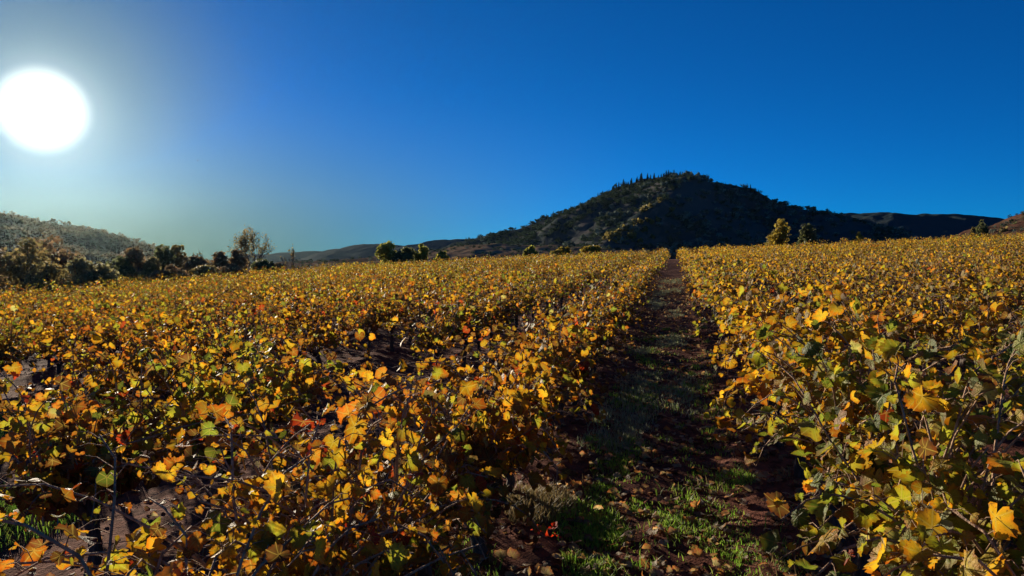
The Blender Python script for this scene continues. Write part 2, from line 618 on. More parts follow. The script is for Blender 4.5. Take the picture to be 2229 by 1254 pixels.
def make_tree(name, label, cat, u, v_top, width, dist, cols, n=1500, leaf=0.3, clumps=9, slim=1.0, bare=0.0, group=None, seed=0):
    rng = np.random.default_rng(1000 + seed)
    x, y, gz, h = at(u, v_top, dist)
    w = width / F * dist
    root = empty(name, (x, y, gz - 0.05))
    tag(root, label, cat, group)
    tr = Acc()
    th = h * (0.35 if slim < 1.5 else 0.55)
    lean = rng.normal(0, 0.05 * h, 2)
    P = np.array([[lean[0] * t, lean[1] * t, th * t] for t in np.linspace(0, 1, 5)])
    r0 = 0.035 * h + 0.02
    tr.tube(P, np.linspace(r0, r0 * 0.6, 5), 7)
    top = P[-1]
    C, Rd = [], []
    for i in range(clumps):
        a = i * 2.399 + rng.random()
        f = math.sqrt((i + 0.5) / clumps)
        zz = h * (0.28 + 0.6 * rng.random() * (1.05 - 0.5 * f) + 0.12 * rng.random())
        c = np.array([math.cos(a) * f * w * 0.34, math.sin(a) * f * w * 0.34, zz])
        cr = w * (0.16 + 0.12 * rng.random())
        cz = min(h * (0.15 + 0.1 * rng.random()), h - zz)
        C.append(c)
        Rd.append((cr, cr, max(cz, 0.08 * h)))
        st = P[rng.integers(2, 5)]
        mid = (st + c) / 2 + rng.normal(0, 0.04 * h, 3)
        tr.tube([st, mid, c, c + np.array([0, 0, Rd[-1][2] * 0.6])], [r0 * 0.5, r0 * 0.33, r0 * 0.2, r0 * 0.06], 5)
    C.append(np.array([lean[0], lean[1], h * 0.86]))
    Rd.append((w * 0.14, w * 0.14, h * 0.13))
    C.append(np.array([0, 0, h * 0.3]))
    Rd.append((w * 0.36, w * 0.36, h * 0.27))
    link('trunk', tr.mesh('trunk', M_TBARK, True), root)
    cr = Acc()
    leaf_cloud(cr, rng, C, Rd, n, leaf, cols)
    link('crown', cr.mesh('crown', M_TREE), root)
    return root


TREES = 'trees and bushes along the sunward edge of the vineyard'
for i, (u, vt, w, d, cols, lab) in enumerate([
    (-30, 522, 120, 47, BROWNG, 'dark brown bushy tree cut by the picture edge under the ridge'),
    (50, 510, 130, 46, OLIVE, 'tall olive brown bushy tree with a bushy flank under the sun'),
    (128, 502, 125, 60, BROWNG, 'dark hazy rounded tree between two paler olive bushes'),
    (110, 566, 130, 41, OLIVE, 'low olive shrub in front of the dark rounded tree'),
    (178, 552, 90, 45, GREYG, 'pale grey green shrub rising from the vines near the dark rounded tree'),
    (222, 565, 80, 43, GREYG, 'low grey green shrub beside the vines below the ridge'),
    (262, 552, 70, 56, DARKG, 'flat topped dark bush below the ridge slope'),
    (300, 534, 62, 58, BROWNG, 'dark round tree at the low end of the hazy ridge'),
    (328, 560, 46, 54, OLIVE, 'small olive bush between the dark round tree and the spiky tree'),
    (356, 530, 44, 66, DARKG, 'dark spiky tree where the ridge line meets the bushes'),
    (384, 533, 50, 70, OLIVE, 'olive tree with a ragged top next to the spiky tree'),
    (372, 572, 90, 52, BROWNG, 'brown bush spreading at the foot of the spiky tree'),
    (425, 553, 60, 64, BROWNG, 'rusty brown bush under thin bare twigs'),
    (478, 546, 58, 62, BROWNG, 'rusty brown rounded bush two bushes short of the bare tree'),
    (446, 575, 90, 55, OLIVE, 'low olive bush in front of the rusty brown bushes'),
    (518, 540, 46, 72, BROWNG, 'thin leaved brown tree touching the tall half bare tree'),
    (508, 573, 80, 58, BROWNG, 'low brown bush in front of the tall half bare tree'),
    (575, 562, 66, 64, DARKG, 'dark green bush at the foot of the tall half bare tree'),
    (604, 572, 44, 62, BROWNG, 'small red brown bush at the end of the bush line'),
]):
    make_tree('bushy_tree' if vt < 545 else 'bush', lab, 'tree' if vt < 545 else 'bush', u, vt, w, d, cols, n=int(800 + w * 9), leaf=0.0050 * d, clumps=13, group=TREES, seed=i)


def bare_tree(name, label, u, v_top, width, dist, seed, upright=0.7, depth=4, leaves=900, forks=5, cols=OLIVE, leaf=0.3):
    rng = np.random.default_rng(seed)
    x, y, gz, h = at(u, v_top, dist)
    w = width / F * dist
    root = empty(name, (x, y, gz - 0.05))
    tag(root, label, 'tree')
    tr, cl = Acc(), []

    def grow(p, d, L, r, k):
        n = 4
        P = [p]
        for _ in range(n):
            d = unit(d + rng.normal(0, 0.13, 3) + np.array([0, 0, 0.10 * upright]))
            P.append(P[-1] + d * L / n)
        tr.tube(P, np.linspace(r, r * 0.55, n + 1), 6 if k > 2 else 4, cap=False)
        if k <= 1:
            cl.append(P[-1])
            cl.append(P[2])
        if k == 0:
            return
        for b in range(3 if k > 1 else 4):
            q = P[rng.integers(2, n + 1)]
            dd = unit(d + rng.normal(0, 0.42, 3) * np.array([1, 1, 0.5]))
            grow(q, dd, L * (0.62 + 0.2 * rng.random()), r * 0.5, k - 1)
    for i in range(forks):
        a = i / forks * 2 * math.pi + rng.random()
        sp = w / h * 0.75
        grow(np.array([0, 0, h * 0.02]), unit(np.array([math.cos(a) * sp, math.sin(a) * sp, 1.0])), h * 0.42, 0.022 * h, depth - 1)
    V = np.concatenate(tr.V)
    k = h / V[:, 2].max()
    kw = w / 2 / np.percentile(np.hypot(V[:, 0], V[:, 1]), 98)
    tr.V = [v * np.array([kw, kw, k]) for v in tr.V]
    link('trunk', tr.mesh('trunk', M_TBARK), root)
    cl = np.array(cl) * np.array([kw, kw, k])
    sel = cl[(cl[:, 0] < 0.02 * w) & (cl[:, 2] > 0.45 * h) | (rng.random(len(cl)) < 0.4)]
    cr = Acc()
    leaf_cloud(cr, rng, sel, np.full((len(sel), 3), 0.07 * w), leaves, leaf, cols)
    link('crown', cr.mesh('crown', M_TREE), root)


bare_tree('bare_tree', 'tall half bare tree with many upright limbs above the bush line', 551, 487, 88, 75, 3, leaves=1400, forks=8, cols=OLIVE, leaf=0.17)
bare_tree('thin_tree', 'very thin bare young tree against the far pale hill', 640, 530, 24, 80, 8, depth=3, forks=3, leaves=60, leaf=0.2)
bare_tree('twiggy_shrub', 'thin bare twigs standing above the rusty brown bush', 432, 538, 40, 66, 9, depth=3, forks=5, leaves=40, leaf=0.15)
bare_tree('twiggy_shrub', 'low bare saplings between the bush line and the thin young tree', 618, 556, 30, 76, 10, depth=3, forks=4, leaves=30, leaf=0.15)

for i, (u, vt, w, d, cols, lab, sl) in enumerate([
    (846, 524, 52, 92, YELLG, 'yellow green bush with a loose twiggy top below the blue hill', 1),
    (880, 535, 50, 90, DARKG, 'dark green rounded bush beside the loose yellow green bush', 1),
    (915, 527, 32, 92, YELLG, 'narrow yellow green bush standing beside the dark green rounded bush', 1),
    (962, 545, 34, 88, YELLG, 'small bright bush in front of the brown terraces', 1),
    (1158, 533, 36, 88, YELLG, 'bright yellow green shrub at the vineyard end under the wooded hill', 1),
    (1222, 536, 46, 90, GOLD, 'golden olive shrub at the vineyard end below the hill flank', 1),
    (1285, 532, 54, 92, GOLD, 'wide golden shrub at the vineyard end below the sunlit spur', 1),
    (1694, 474, 62, 96, GOLD, 'big yellow autumn tree standing before the dark hill', 1),
    (1757, 482, 48, 98, DARKG, 'dark green tree next to the big yellow autumn tree', 1),
    (1866, 501, 36, 92, GOLD, 'low yellow olive bush before the dark plateau', 1),
    (2143, 476, 32, 100, DARKG, 'dark round bush where the plateau meets the red slope', 1),
    (2118, 494, 14, 98, OLIVE, 'tiny bush just before the dark round bush on the red slope', 1),
    (2212, 479, 34, 112, DARKG, 'dark scrubby bush on the red slope at the picture edge', 1),
    (2185, 492, 24, 108, OLIVE, 'small olive bush low on the red slope', 1),
]):
    make_tree('autumn_tree' if vt < 500 and d < 100 else 'bush', lab, 'tree' if vt < 500 and d < 100 else 'bush', u, vt, w, d, cols,
              n=1700, leaf=0.0042 * d, clumps=10, seed=60 + i)


# ---- trees on the wooded hill: the 280 that show largest one by one, the rest as one wood
def conifer_mesh(k):
    rng = np.random.default_rng(300 + k)
    a = Acc()
    a.tube([[0, 0, 0], [0, 0, 0.5], [0, 0, 0.97]], [0.03, 0.02, 0.005], 5, (0.05, 0.04, 0.03))
    n = 11
    for i in range(n):
        z = 0.1 + 0.85 * i / n
        r = 0.24 * (1 - z) ** 0.8 + 0.03
        m = 8
        for j in range(m):
            th = (j + rng.random() * 0.8) / m * 2 * math.pi
            rr = r * (0.6 + 0.6 * rng.random())
            p0 = np.array([0, 0, z + 0.07])
            p1 = np.array([math.cos(th) * rr, math.sin(th) * rr, z - 0.03])
            sd = np.array([-math.sin(th), math.cos(th), 0]) * rr * 0.45
            mid = (p0 + p1) / 2
            g = 0.7 + 0.6 * rng.random()
            a.add([p0, mid + sd, p1, mid - sd], [(0, 1, 2), (0, 2, 3)], np.array([0.032, 0.046, 0.028]) * g)
    return a.mesh('conifer', M_HILLTREE)


def shrub_mesh(k, cols, n=80, name='shrub', mat=None):
    rng = np.random.default_rng(400 + k)
    a = Acc()
    C = [(rng.normal(0, 0.18), rng.normal(0, 0.18), 0.35 + 0.25 * rng.random()) for _ in range(5)] + [(0, 0, 0.3)]
    R = [(0.24, 0.24, 0.24)] * 5 + [(0.36, 0.36, 0.3)]
    leaf_cloud(a, rng, C, R, n, 0.26 if n >= 80 else 0.19, cols)
    return a.mesh(name, mat or M_HILLTREE)


SHRUB_D = [(0.058, 0.086, 0.052), (0.074, 0.100, 0.062), (0.048, 0.072, 0.046)]
SHRUB_P = [(0.15, 0.18, 0.14), (0.12, 0.15, 0.115), (0.18, 0.21, 0.16)]
SHRUB_G = [(0.22, 0.18, 0.05), (0.17, 0.14, 0.045), (0.26, 0.20, 0.05)]
conifers = [conifer_mesh(k) for k in range(5)]
shr_d = [shrub_mesh(k, SHRUB_D) for k in range(4)]
shr_p = [shrub_mesh(10 + k, SHRUB_P) for k in range(4)]
shr_g = [shrub_mesh(20 + k, SHRUB_G, mat=M_TREE) for k in range(4)]
rng = np.random.default_rng(77)


def az_of(u):
    return math.atan2((np.asarray(u, float) - W / 2) * 1.0, F) if np.ndim(u) == 0 else np.arctan2(np.asarray(u, float) - W / 2, F)


def hill_tree(name, me, label, cat, group, hill, u, t, size, wide=1.0):
    r = hill.r0 + t * (hill.r1 - hill.r0)
    p = hill.xyz(az_of(u), r)
    o = link(name, me, loc=(p[0], p[1], p[2] - 0.03 * size))
    o.scale = (size * wide, size * wide, size)
    o.rotation_euler.z = rng.random() * 6.28
    tag(o, label, cat, group)


n_ind = 0
for i in range(105):                       # dark conifers along the skyline and the summit
    u = (rng.uniform(1335, 1490) if i < 62 else rng.uniform(1180, 1340)) if i < 84 else rng.uniform(1490, 1650)
    hill_tree('conifer', conifers[i % 5], 'small dark conifer on the skyline of the wooded hill', 'tree', 'conifers on the skyline of the wooded hill',
              MAIN, u, rng.uniform(0.93, 1.0), rng.uniform(4.5, 8.0) * (1.0 if 1335 < u < 1500 else 0.7), 1.0)
for i in range(40):                        # round bushes down the skyline
    u = rng.uniform(1060, 1300) if i < 26 else rng.uniform(1620, 1880)
    hill_tree('bush', shr_d[i % 4], 'small dark round bush on the falling skyline of the wooded hill', 'bush', 'bushes on the skyline of the wooded hill',
              MAIN, u, rng.uniform(0.96, 1.0), rng.uniform(3.0, 6.0), 1.2)
for i in range(90):                        # paler bushes on the face
    u = rng.normal(1490, 140)
    hill_tree('bush', shr_p[i % 4], 'pale grey green bush on the shaded face of the wooded hill', 'bush', 'bushes on the face of the wooded hill',
              MAIN, u, rng.uniform(0.15, 0.92), rng.uniform(4.0, 8.5), 1.1)
for i in range(36):                        # low spur scrub, the sun on it put into golden colours
    k = rng.random()
    u = 1300 + 145 * k + rng.normal(0, 12)
    hill_tree('bush', shr_g[i % 4], 'golden sunlit bush on the low spur of the wooded hill', 'bush', 'golden bushes on the low spur of the wooded hill',
              MAIN, u, 0.13 + 0.24 * k + rng.normal(0, 0.025), rng.uniform(3.5, 6.0), 1.2)
for i in range(14):
    u = rng.uniform(1560, 1800)
    hill_tree('conifer', conifers[i % 5], 'small conifer low on the dark flank of the wooded hill', 'tree', 'conifers on the dark flank of the wooded hill',
              MAIN, u, rng.uniform(0.3, 0.95), rng.uniform(4, 6))


def mesh_arrays(me):
    V = np.empty(len(me.vertices) * 3, np.float32)
    me.vertices.foreach_get('co', V)
    Fc = np.empty(len(me.loops), np.int32)
    me.loops.foreach_get('vertex_index', Fc)
    C = np.empty(len(me.vertices) * 4, np.float32)
    me.attributes['Col'].data.foreach_get('color', C)
    return V.reshape(-1, 3), Fc.reshape(-1, 3), C.reshape(-1, 4)[:, :3]


def woodland(name, label, hill, spots, meshes, seed):
    """a far wood that reads as one mass"""
    rg = np.random.default_rng(seed)
    src = [mesh_arrays(m) for m in meshes]
    acc = Acc()
    for (u, t, sz, k) in spots:
        V, Fc, C = src[int(k) % len(src)]
        r = hill.r0 + t * (hill.r1 - hill.r0)
        p = hill.xyz(az_of(float(u)), r)
        a = rg.random() * 6.28
        c, s = math.cos(a), math.sin(a)
        Rm = np.array([[c, -s, 0], [s, c, 0], [0, 0, 1]])
        w = rg.uniform(0.9, 1.5)
        acc.add((V @ Rm.T) * np.array([sz * w, sz * w, sz]) + p - np.array([0, 0, 0.05 * sz]), Fc, C * rg.uniform(0.7, 1.3))
    o = link(name, acc.mesh(name, meshes[0].materials[0]), kind='stuff')
    tag(o, label, kind='stuff')


few = [shrub_mesh(50 + k, SHRUB_D, 62) for k in range(5)] + [shrub_mesh(60 + k, SHRUB_P, 62) for k in range(2)]
sp = []
while len(sp) < 2900:
    u, t = rng.uniform(980, 2000), rng.uniform(0.05, 1.0)
    dens = 0.55 + 1.3 * float(vnoise(u / 60, t * 6)) + 0.35 * (t > 0.75) - 0.25 * (u > 1650)
    if rng.random() < dens:
        sp.append((u, t, rng.uniform(1.8, 5.6), rng.integers(0, 7) if rng.random() < 0.08 else (rng.integers(5, 7) if u > 1470 and rng.random() < 0.4 else rng.integers(0, 5))))  # more pale shrubs past the summit: shaded side brightened by colour
woodland('hill_woodland', 'dense dark scrub and trees covering the face of the wooded hill', MAIN, sp, few, 1)
sp = [(rng.uniform(-300, 480), rng.uniform(0.3, 1.0) ** 0.7, rng.uniform(2.0, 4.5), rng.integers(0, 5)) for _ in range(1500)]
brn = [shrub_mesh(80 + k, [(0.22, 0.16, 0.10), (0.17, 0.13, 0.08), (0.15, 0.14, 0.08)], 52, mat=M_TREE) for k in range(5)]
woodland('ridge_woodland', 'hazy woodland covering the brown ridge under the sun', LEFT, sp, brn, 2)
sp = []
for _ in range(420):
    t = rng.choice([0.2, 0.38, 0.55, 0.72, 0.9, 0.97]) + rng.normal(0, 0.02)
    sp.append((rng.uniform(640, 1380), min(t, 1.0), rng.uniform(0.9, 2.4), rng.integers(0, 7)))
woodland('terrace_scrub', 'lines of low scrub along the dry brown terraces', TERR, sp, few, 3)
sp = [(rng.uniform(2090, 2500), rng.uniform(0.1, 1.0), rng.uniform(0.3, 1.0), rng.integers(0, 7)) for _ in range(330)]
woodland('slope_scrub', 'low scrub scattered over the red brown slope', RIGHT, sp, few, 4)

# ------------------------------------------------------------------ vine leaves
def outline(n, seed):
    rg = np.random.default_rng(seed)
    th = np.linspace(-math.pi, math.pi, n, endpoint=False)
    half = np.array([0.64, 0.59, 0.49, 0.55, 0.575, 0.535, 0.45, 0.49, 0.49, 0.44, 0.40, 0.30, 0.08])
    keys_a = np.radians(np.arange(-180, 181, 15))
    keys_r = np.concatenate([half[::-1], half[1:]]) * (1 + rg.normal(0, 0.045, 25))
    r = np.interp(th, keys_a, keys_r)
    return th, r, rg


def leaf_hi(seed):
    n = 36
    th, r, rg = outline(n, seed)
    r = r * (1 + 0.06 * np.where(np.arange(n) % 2 == 0, 1, -1))
    m = n // 2
    th2, r2 = th[::2], (r[::2] + r[1::2]) / 2 * 0.52
    P = np.concatenate([[[0, 0]], np.stack([np.sin(th2) * r2, np.cos(th2) * r2], 1), np.stack([np.sin(th) * r, np.cos(th) * r], 1)])
    Fc = []
    for i in range(m):
        j = (i + 1) % m
        a, b = 1 + i, 1 + j
        o0, o1, o2 = 1 + m + 2 * i, 1 + m + 2 * i + 1, 1 + m + (2 * i + 2) % n
        Fc += [(0, b, a), (a, o1, o0), (a, b, o1), (b, o2, o1)]
    return P, np.array(Fc), rg


def leaf_fan(seed, n):
    th, r, rg = outline(n, seed)
    P = np.concatenate([[[0, 0]], np.stack([np.sin(th) * r, np.cos(th) * r], 1)])
    Fc = np.array([(0, 1 + (i + 1) % n, 1 + i) for i in range(n)])
    return P, Fc, rg


def leaf_low(seed):
    rg = np.random.default_rng(seed)
    P = np.array([[0, -0.3], [0.52, 0.05], [0.0, 0.62], [-0.52, 0.05]]) * (1 + rg.normal(0, 0.12, (4, 2)))
    return P, np.array([(0, 1, 2), (0, 2, 3)]), rg


def bend(P, rg):
    """curl the blade about its length and its width, fold it on the midrib and crumple it"""
    x, y = P[:, 0].copy(), P[:, 1].copy()
    kx, ky = rg.uniform(-1.6, 3.2), rg.uniform(-2.6, 1.4)
    kx += 0.05 if abs(kx) < 0.05 else 0
    ky += 0.05 if abs(ky) < 0.05 else 0
    skew = rg.uniform(-0.35, 0.35)
    xs = x + skew * y * np.abs(x)
    X, z1 = np.sin(xs * kx) / kx, (1 - np.cos(xs * kx)) / kx
    Y, z2 = np.sin(y * ky) / ky, (1 - np.cos(y * ky)) / ky
    fold = rg.uniform(0.0, 0.5)
    r = np.hypot(x, y)
    z = z1 + z2 + fold * np.abs(x) * 0.5 + rg.uniform(0.05, 0.16) * np.sin(3 * np.arctan2(x, y) + rg.uniform(0, 6)) * r
    z = z + rg.normal(0, 0.03, len(P)) * (r > 0)
    return np.stack([X, Y, z], 1)


def templates(kind, k):
    out = []
    for i in range(k):
        if kind == 0:
            P, Fc, rg = leaf_hi(10 + i)
        elif kind == 1:
            P, Fc, rg = leaf_fan(40 + i, 14)
        elif kind == 2:
            P, Fc, rg = leaf_fan(70 + i, 6)
        else:
            P, Fc, rg = leaf_low(90 + i)
        V = bend(P, rg)
        out.append((V, Fc, P))
    return out


TPL = [templates(0, 12), templates(1, 12), templates(2, 10), templates(3, 8)]

#            gold              deep gold          yellow-green       green              orange            red               brown             pale
PAL = np.array([(0.55, 0.34, 0.025), (0.46, 0.25, 0.02), (0.34, 0.33, 0.035), (0.16, 0.21, 0.033), (0.44, 0.17, 0.025), (0.36, 0.05, 0.018), (0.17, 0.085, 0.03), (0.40, 0.37, 0.17)])
MIX = {
    'golden': [0.42, 0.24, 0.14, 0.03, 0.07, 0.00, 0.09, 0.01],
    'gold and orange': [0.24, 0.24, 0.11, 0.02, 0.22, 0.03, 0.13, 0.01],
    'rusty orange': [0.10, 0.18, 0.06, 0.02, 0.34, 0.12, 0.18, 0.00],
    'yellow green': [0.18, 0.10, 0.38, 0.20, 0.04, 0.01, 0.06, 0.03],
    'green and gold': [0.20, 0.12, 0.24, 0.30, 0.05, 0.01, 0.03, 0.05],
    'brown gold': [0.09, 0.15, 0.13, 0.12, 0.05, 0.01, 0.38, 0.07],
    'russet': [0.10, 0.18, 0.08, 0.07, 0.17, 0.05, 0.31, 0.04],
}


def grow_vine(seed, n_canes, step, long=1.0):
    """canes and leaf transforms of one vine; x runs along the row, y across it"""
    rg = np.random.default_rng(seed)
    canes, LP, LR, LS, PB, CI = [], [], [], [], [], []
    for c in range(n_canes):
        x0 = rg.uniform(-0.42, 0.42)
        p = np.array([x0, rg.normal(0, 0.03), 0.44 + 0.08 * rg.random()])
        side = 1 if c % 2 else -1
        d = unit(np.array([rg.normal(0, 0.4), side * abs(rg.normal(0.35, 0.38)), 0.85]))
        L = rg.uniform(0.55, 1.15) * long
        ns = 8
        droop = rg.uniform(0.10, 0.62)
        P = [p]
        for k in range(ns):
            d = unit(d + rg.normal(0, 0.13, 3) + np.array([0, 0, -droop * (k / ns) * 1.1]))
            P.append(P[-1] + d * L / ns)
        P = np.array(P)
        P[:, 1] = np.clip(P[:, 1], -0.8, 0.8) * 0.85
        P[:, 2] = np.where(P[:, 2] > 1.1, 1.1 + (P[:, 2] - 1.1) * 0.45, P[:, 2])
        canes.append(P)
        cum = np.linspace(0, 1, ns + 1)
        nl = max(3, int(L * 0.92 / step))
        tt = np.linspace(0.08, 1.0, nl) + rg.normal(0, 0.01, nl)
        tt = np.clip(tt, 0, 1)
        B = np.stack([np.interp(tt, cum, P[:, k]) for k in range(3)], 1)
        for k in range(nl):
            a = rg.uniform(0, 2 * math.pi)
            pd = unit(np.array([math.cos(a), math.sin(a) + 0.5 * side, rg.uniform(-0.3, 0.7)]))
            LP.append(B[k] + pd * rg.uniform(0.03, 0.085))
            PB.append(B[k])
            CI.append(c)
            nrm = unit(np.array([0, 0.55 * side, 0.55]) + rg.normal(0, 0.62, 3))
            tip = pd * 0.7 + np.array([0, 0, -0.8]) + rg.normal(0, 0.35, 3)
            tip = unit(tip - nrm * np.dot(tip, nrm))
            LR.append(np.stack([np.cross(tip, nrm), tip, nrm], 1))
            LS.append((0.036 + 0.086 * rg.random() ** 2.0) * (1.15 - 0.35 * tt[k]))
    return canes, np.array(LP), np.array(LR), np.array(LS), np.array(PB), np.array(CI)


def leaf_arrays(lod, LP, LR, LS, C, rg):
    """vertices, faces, colours and leaf coordinates for a set of leaves"""
    tp = TPL[lod]
    k = rg.integers(0, len(tp), len(LP))
    acc = Acc()
    for i, (V, Fc, P) in enumerate(tp):
        sel = np.where(k == i)[0]
        if not len(sel):
            continue
        X = np.einsum('nij,vj->nvi', LR[sel], V) * LS[sel][:, None, None] + LP[sel][:, None, :]
        nv = len(V)
        FF = (Fc[None] + (np.arange(len(sel)) * nv)[:, None, None]).reshape(-1, 3)
        U = np.concatenate([np.tile(P[None], (len(sel), 1, 1)), np.repeat(rg.random((len(sel), 1, 1)), nv, 1)], 2).reshape(-1, 3)
        acc.add(X.reshape(-1, 3), FF, np.repeat(C[sel], nv, 0), U)
    return acc


def leaf_colours(mix, n, rg):
    k = rg.choice(8, n, p=np.array(MIX[mix]) / sum(MIX[mix]))
    c = PAL[k] * (0.55 + 0.75 * rg.random((n, 1))) * (1 + rg.normal(0, 0.06, (n, 3)))
    return np.clip(c, 0.004, 0.75), k


# single leaves share these meshes: 5 shapes x 8 colours x 2 tints
def single_leaf_mesh(lod, shape, ci, tint):
    V, Fc, P = TPL[lod][shape]
    a = Acc()
    rg = np.random.default_rng(shape * 100 + ci * 10 + tint)
    a.add(V, Fc, PAL[ci] * (0.82, 1.15)[tint], np.concatenate([P, np.full((len(P), 1), rg.random())], 1))
    return a.mesh('leaf', M_LEAF, True)


_leafmesh = {}


def leaf_mesh(lod, shape, ci, tint):
    key = (lod, shape, ci, tint)
    if key not in _leafmesh:
        _leafmesh[key] = single_leaf_mesh(*key)
    return _leafmesh[key]


def trunk_acc(seed, acc=None, sides=7):
    rg = np.random.default_rng(seed)
    a = acc or Acc()
    lean = rg.normal(0, 0.07, 2)
    n = 6
    P = np.array([[lean[0] * t + rg.normal(0, 0.012), lean[1] * t + rg.normal(0, 0.012), -0.06 + 0.52 * t] for t in np.linspace(0, 1, n)])
    R = np.array([0.048, 0.038, 0.034, 0.033, 0.040, 0.046]) * rg.uniform(0.8, 1.2)
    a.tube(P, R, sides)
    for sx in (-1, 1):                                      # short gnarled arms along the row
        L = rg.uniform(0.28, 0.46)
        Q = np.array([P[-1] + np.array([sx * L * t, rg.normal(0, 0.012), 0.05 * t + rg.normal(0, 0.012)]) for t in np.linspace(0, 1, 5)])
        Q[0] = P[-2]
        a.tube(Q, [0.034, 0.028, 0.024, 0.02, 0.014], sides - 1)
    return a


# ------------------------------------------------------------------ where the vines stand
vines = []                                                  # (row, s, x, y, dist, in view)
prng = np.random.default_rng(11)


def in_frame(x, y, z):
    c, s = math.cos(PITCH), math.sin(PITCH)
    zz = z - CAM_Z
    dep = y * c - zz * s
    if dep < 0.3:
        return False, dep, 0, 0
    u = W / 2 + F * x / dep
    v = H / 2 - F * (zz * c + y * s) / dep
    return True, dep, u, v


for k in range(-48, 45):
    t = ROW0 + SPACING * k
    s0 = {0: 1.15, -1: 3.2, -2: 5.6, -3: 8.8, 1: 1.5, 2: 1.2}.get(k, 8.2 + (-4 - k) * 0.8 if k < 0 else 1.0)
    s = s0 + prng.uniform(0, 0.3)
    while s < S_END:
        ss, tt = s + prng.normal(0, 0.05), t + prng.normal(0, 0.035)
        s += 1.0
        x, y = ss * DS[0] + tt * DT[0], ss * DS[1] + tt * DT[1]
        if y < 0.6 or abs(math.atan2(x, y)) > rad(46) + 2.5 / math.hypot(x, y):
            continue
        u = W / 2 + F * x / y
        lim = 41 + (u / 600) * 26 if u < 600 else 67 + (u - 600) / 500 * 20
        if u < 600 and y > max(lim, 36):
            continue
        if u < 1100 and y > lim:
            continue
        if k == -1 and 6.4 < ss < 8.8 or k == -2 and 10.2 < ss < 11.2 or k == 2 and 6.6 < ss < 7.4:
            continue
        if prng.random() < 0.055 and s > 9:
            continue
        z = float(ground_z(x, y))
        vis = False
        for hz in (0.15, 0.7, 1.1):
            ok, dep, uu, vv = in_frame(x, y, z + hz)
            m = 0.45 * F / max(dep, 0.3)
            if ok and -m < uu < W + m and -m < vv < H + m * 0.8:
                vis = True
        vines.append((k, ss, x, y, math.hypot(x, y), vis, z))
inview = sorted([v for v in vines if v[5]], key=lambda v: v[4])
single = inview[:298]
single_set = set(id(v) for v in single)
rest = [v for v in vines if id(v) not in single_set]
print('vines', len(vines), 'in view', len(inview), 'single out to', single[-1][4])


def vine_mix(k, s, rg):
    d = rg.random()
    if k == 1 and 5.5 < s < 30:
        return 'golden' if d < 0.6 else 'yellow green'
    if k >= 1:                                              # rows away from the sun side
        if s < 5.5:
            return 'green and gold' if d < 0.18 else ('yellow green' if d < 0.7 else 'golden')
        if s < 11:
            return 'golden' if d < 0.6 else ('yellow green' if d < 0.9 else 'gold and orange')
        return 'golden' if d < 0.88 else 'gold and orange'
    if s < 5:
        return 'gold and orange' if d < 0.45 else ('rusty orange' if d < 0.65 else ('russet' if d < 0.8 else 'yellow green'))
    if s < 14:
        return 'gold and orange' if d < 0.25 else ('russet' if d < 0.7 else ('brown gold' if d < 0.85 else 'yellow green'))
    if k > -6:  # farther sunward rows: browner mixes put backlight and haze into leaf colour
        return 'golden' if d < 0.2 else ('brown gold' if d < 0.75 else ('russet' if d < 0.9 else 'yellow green'))
    return 'brown gold' if d < 0.75 else ('russet' if d < 0.93 else 'yellow green')


ORD = ['first', 'second', 'third', 'fourth', 'fifth', 'sixth', 'seventh', 'eighth', 'ninth', 'tenth', 'eleventh', 'twelfth', 'thirteenth', 'fourteenth', 'fifteenth', 'sixteenth', 'seventeenth', 'eighteenth', 'nineteenth', 'twentieth']


def row_name(k):
    n = -k if k <= 0 else k - 1
    side = 'sunward of the alley' if k <= 0 else 'uphill of the alley'
    if n == 0:
        return 'the row on the alley, ' + ('sunward side' if k <= 0 else 'uphill side')
    return ('the %s row %s' % (ORD[n], side)) if n < len(ORD) else 'rows far ' + side


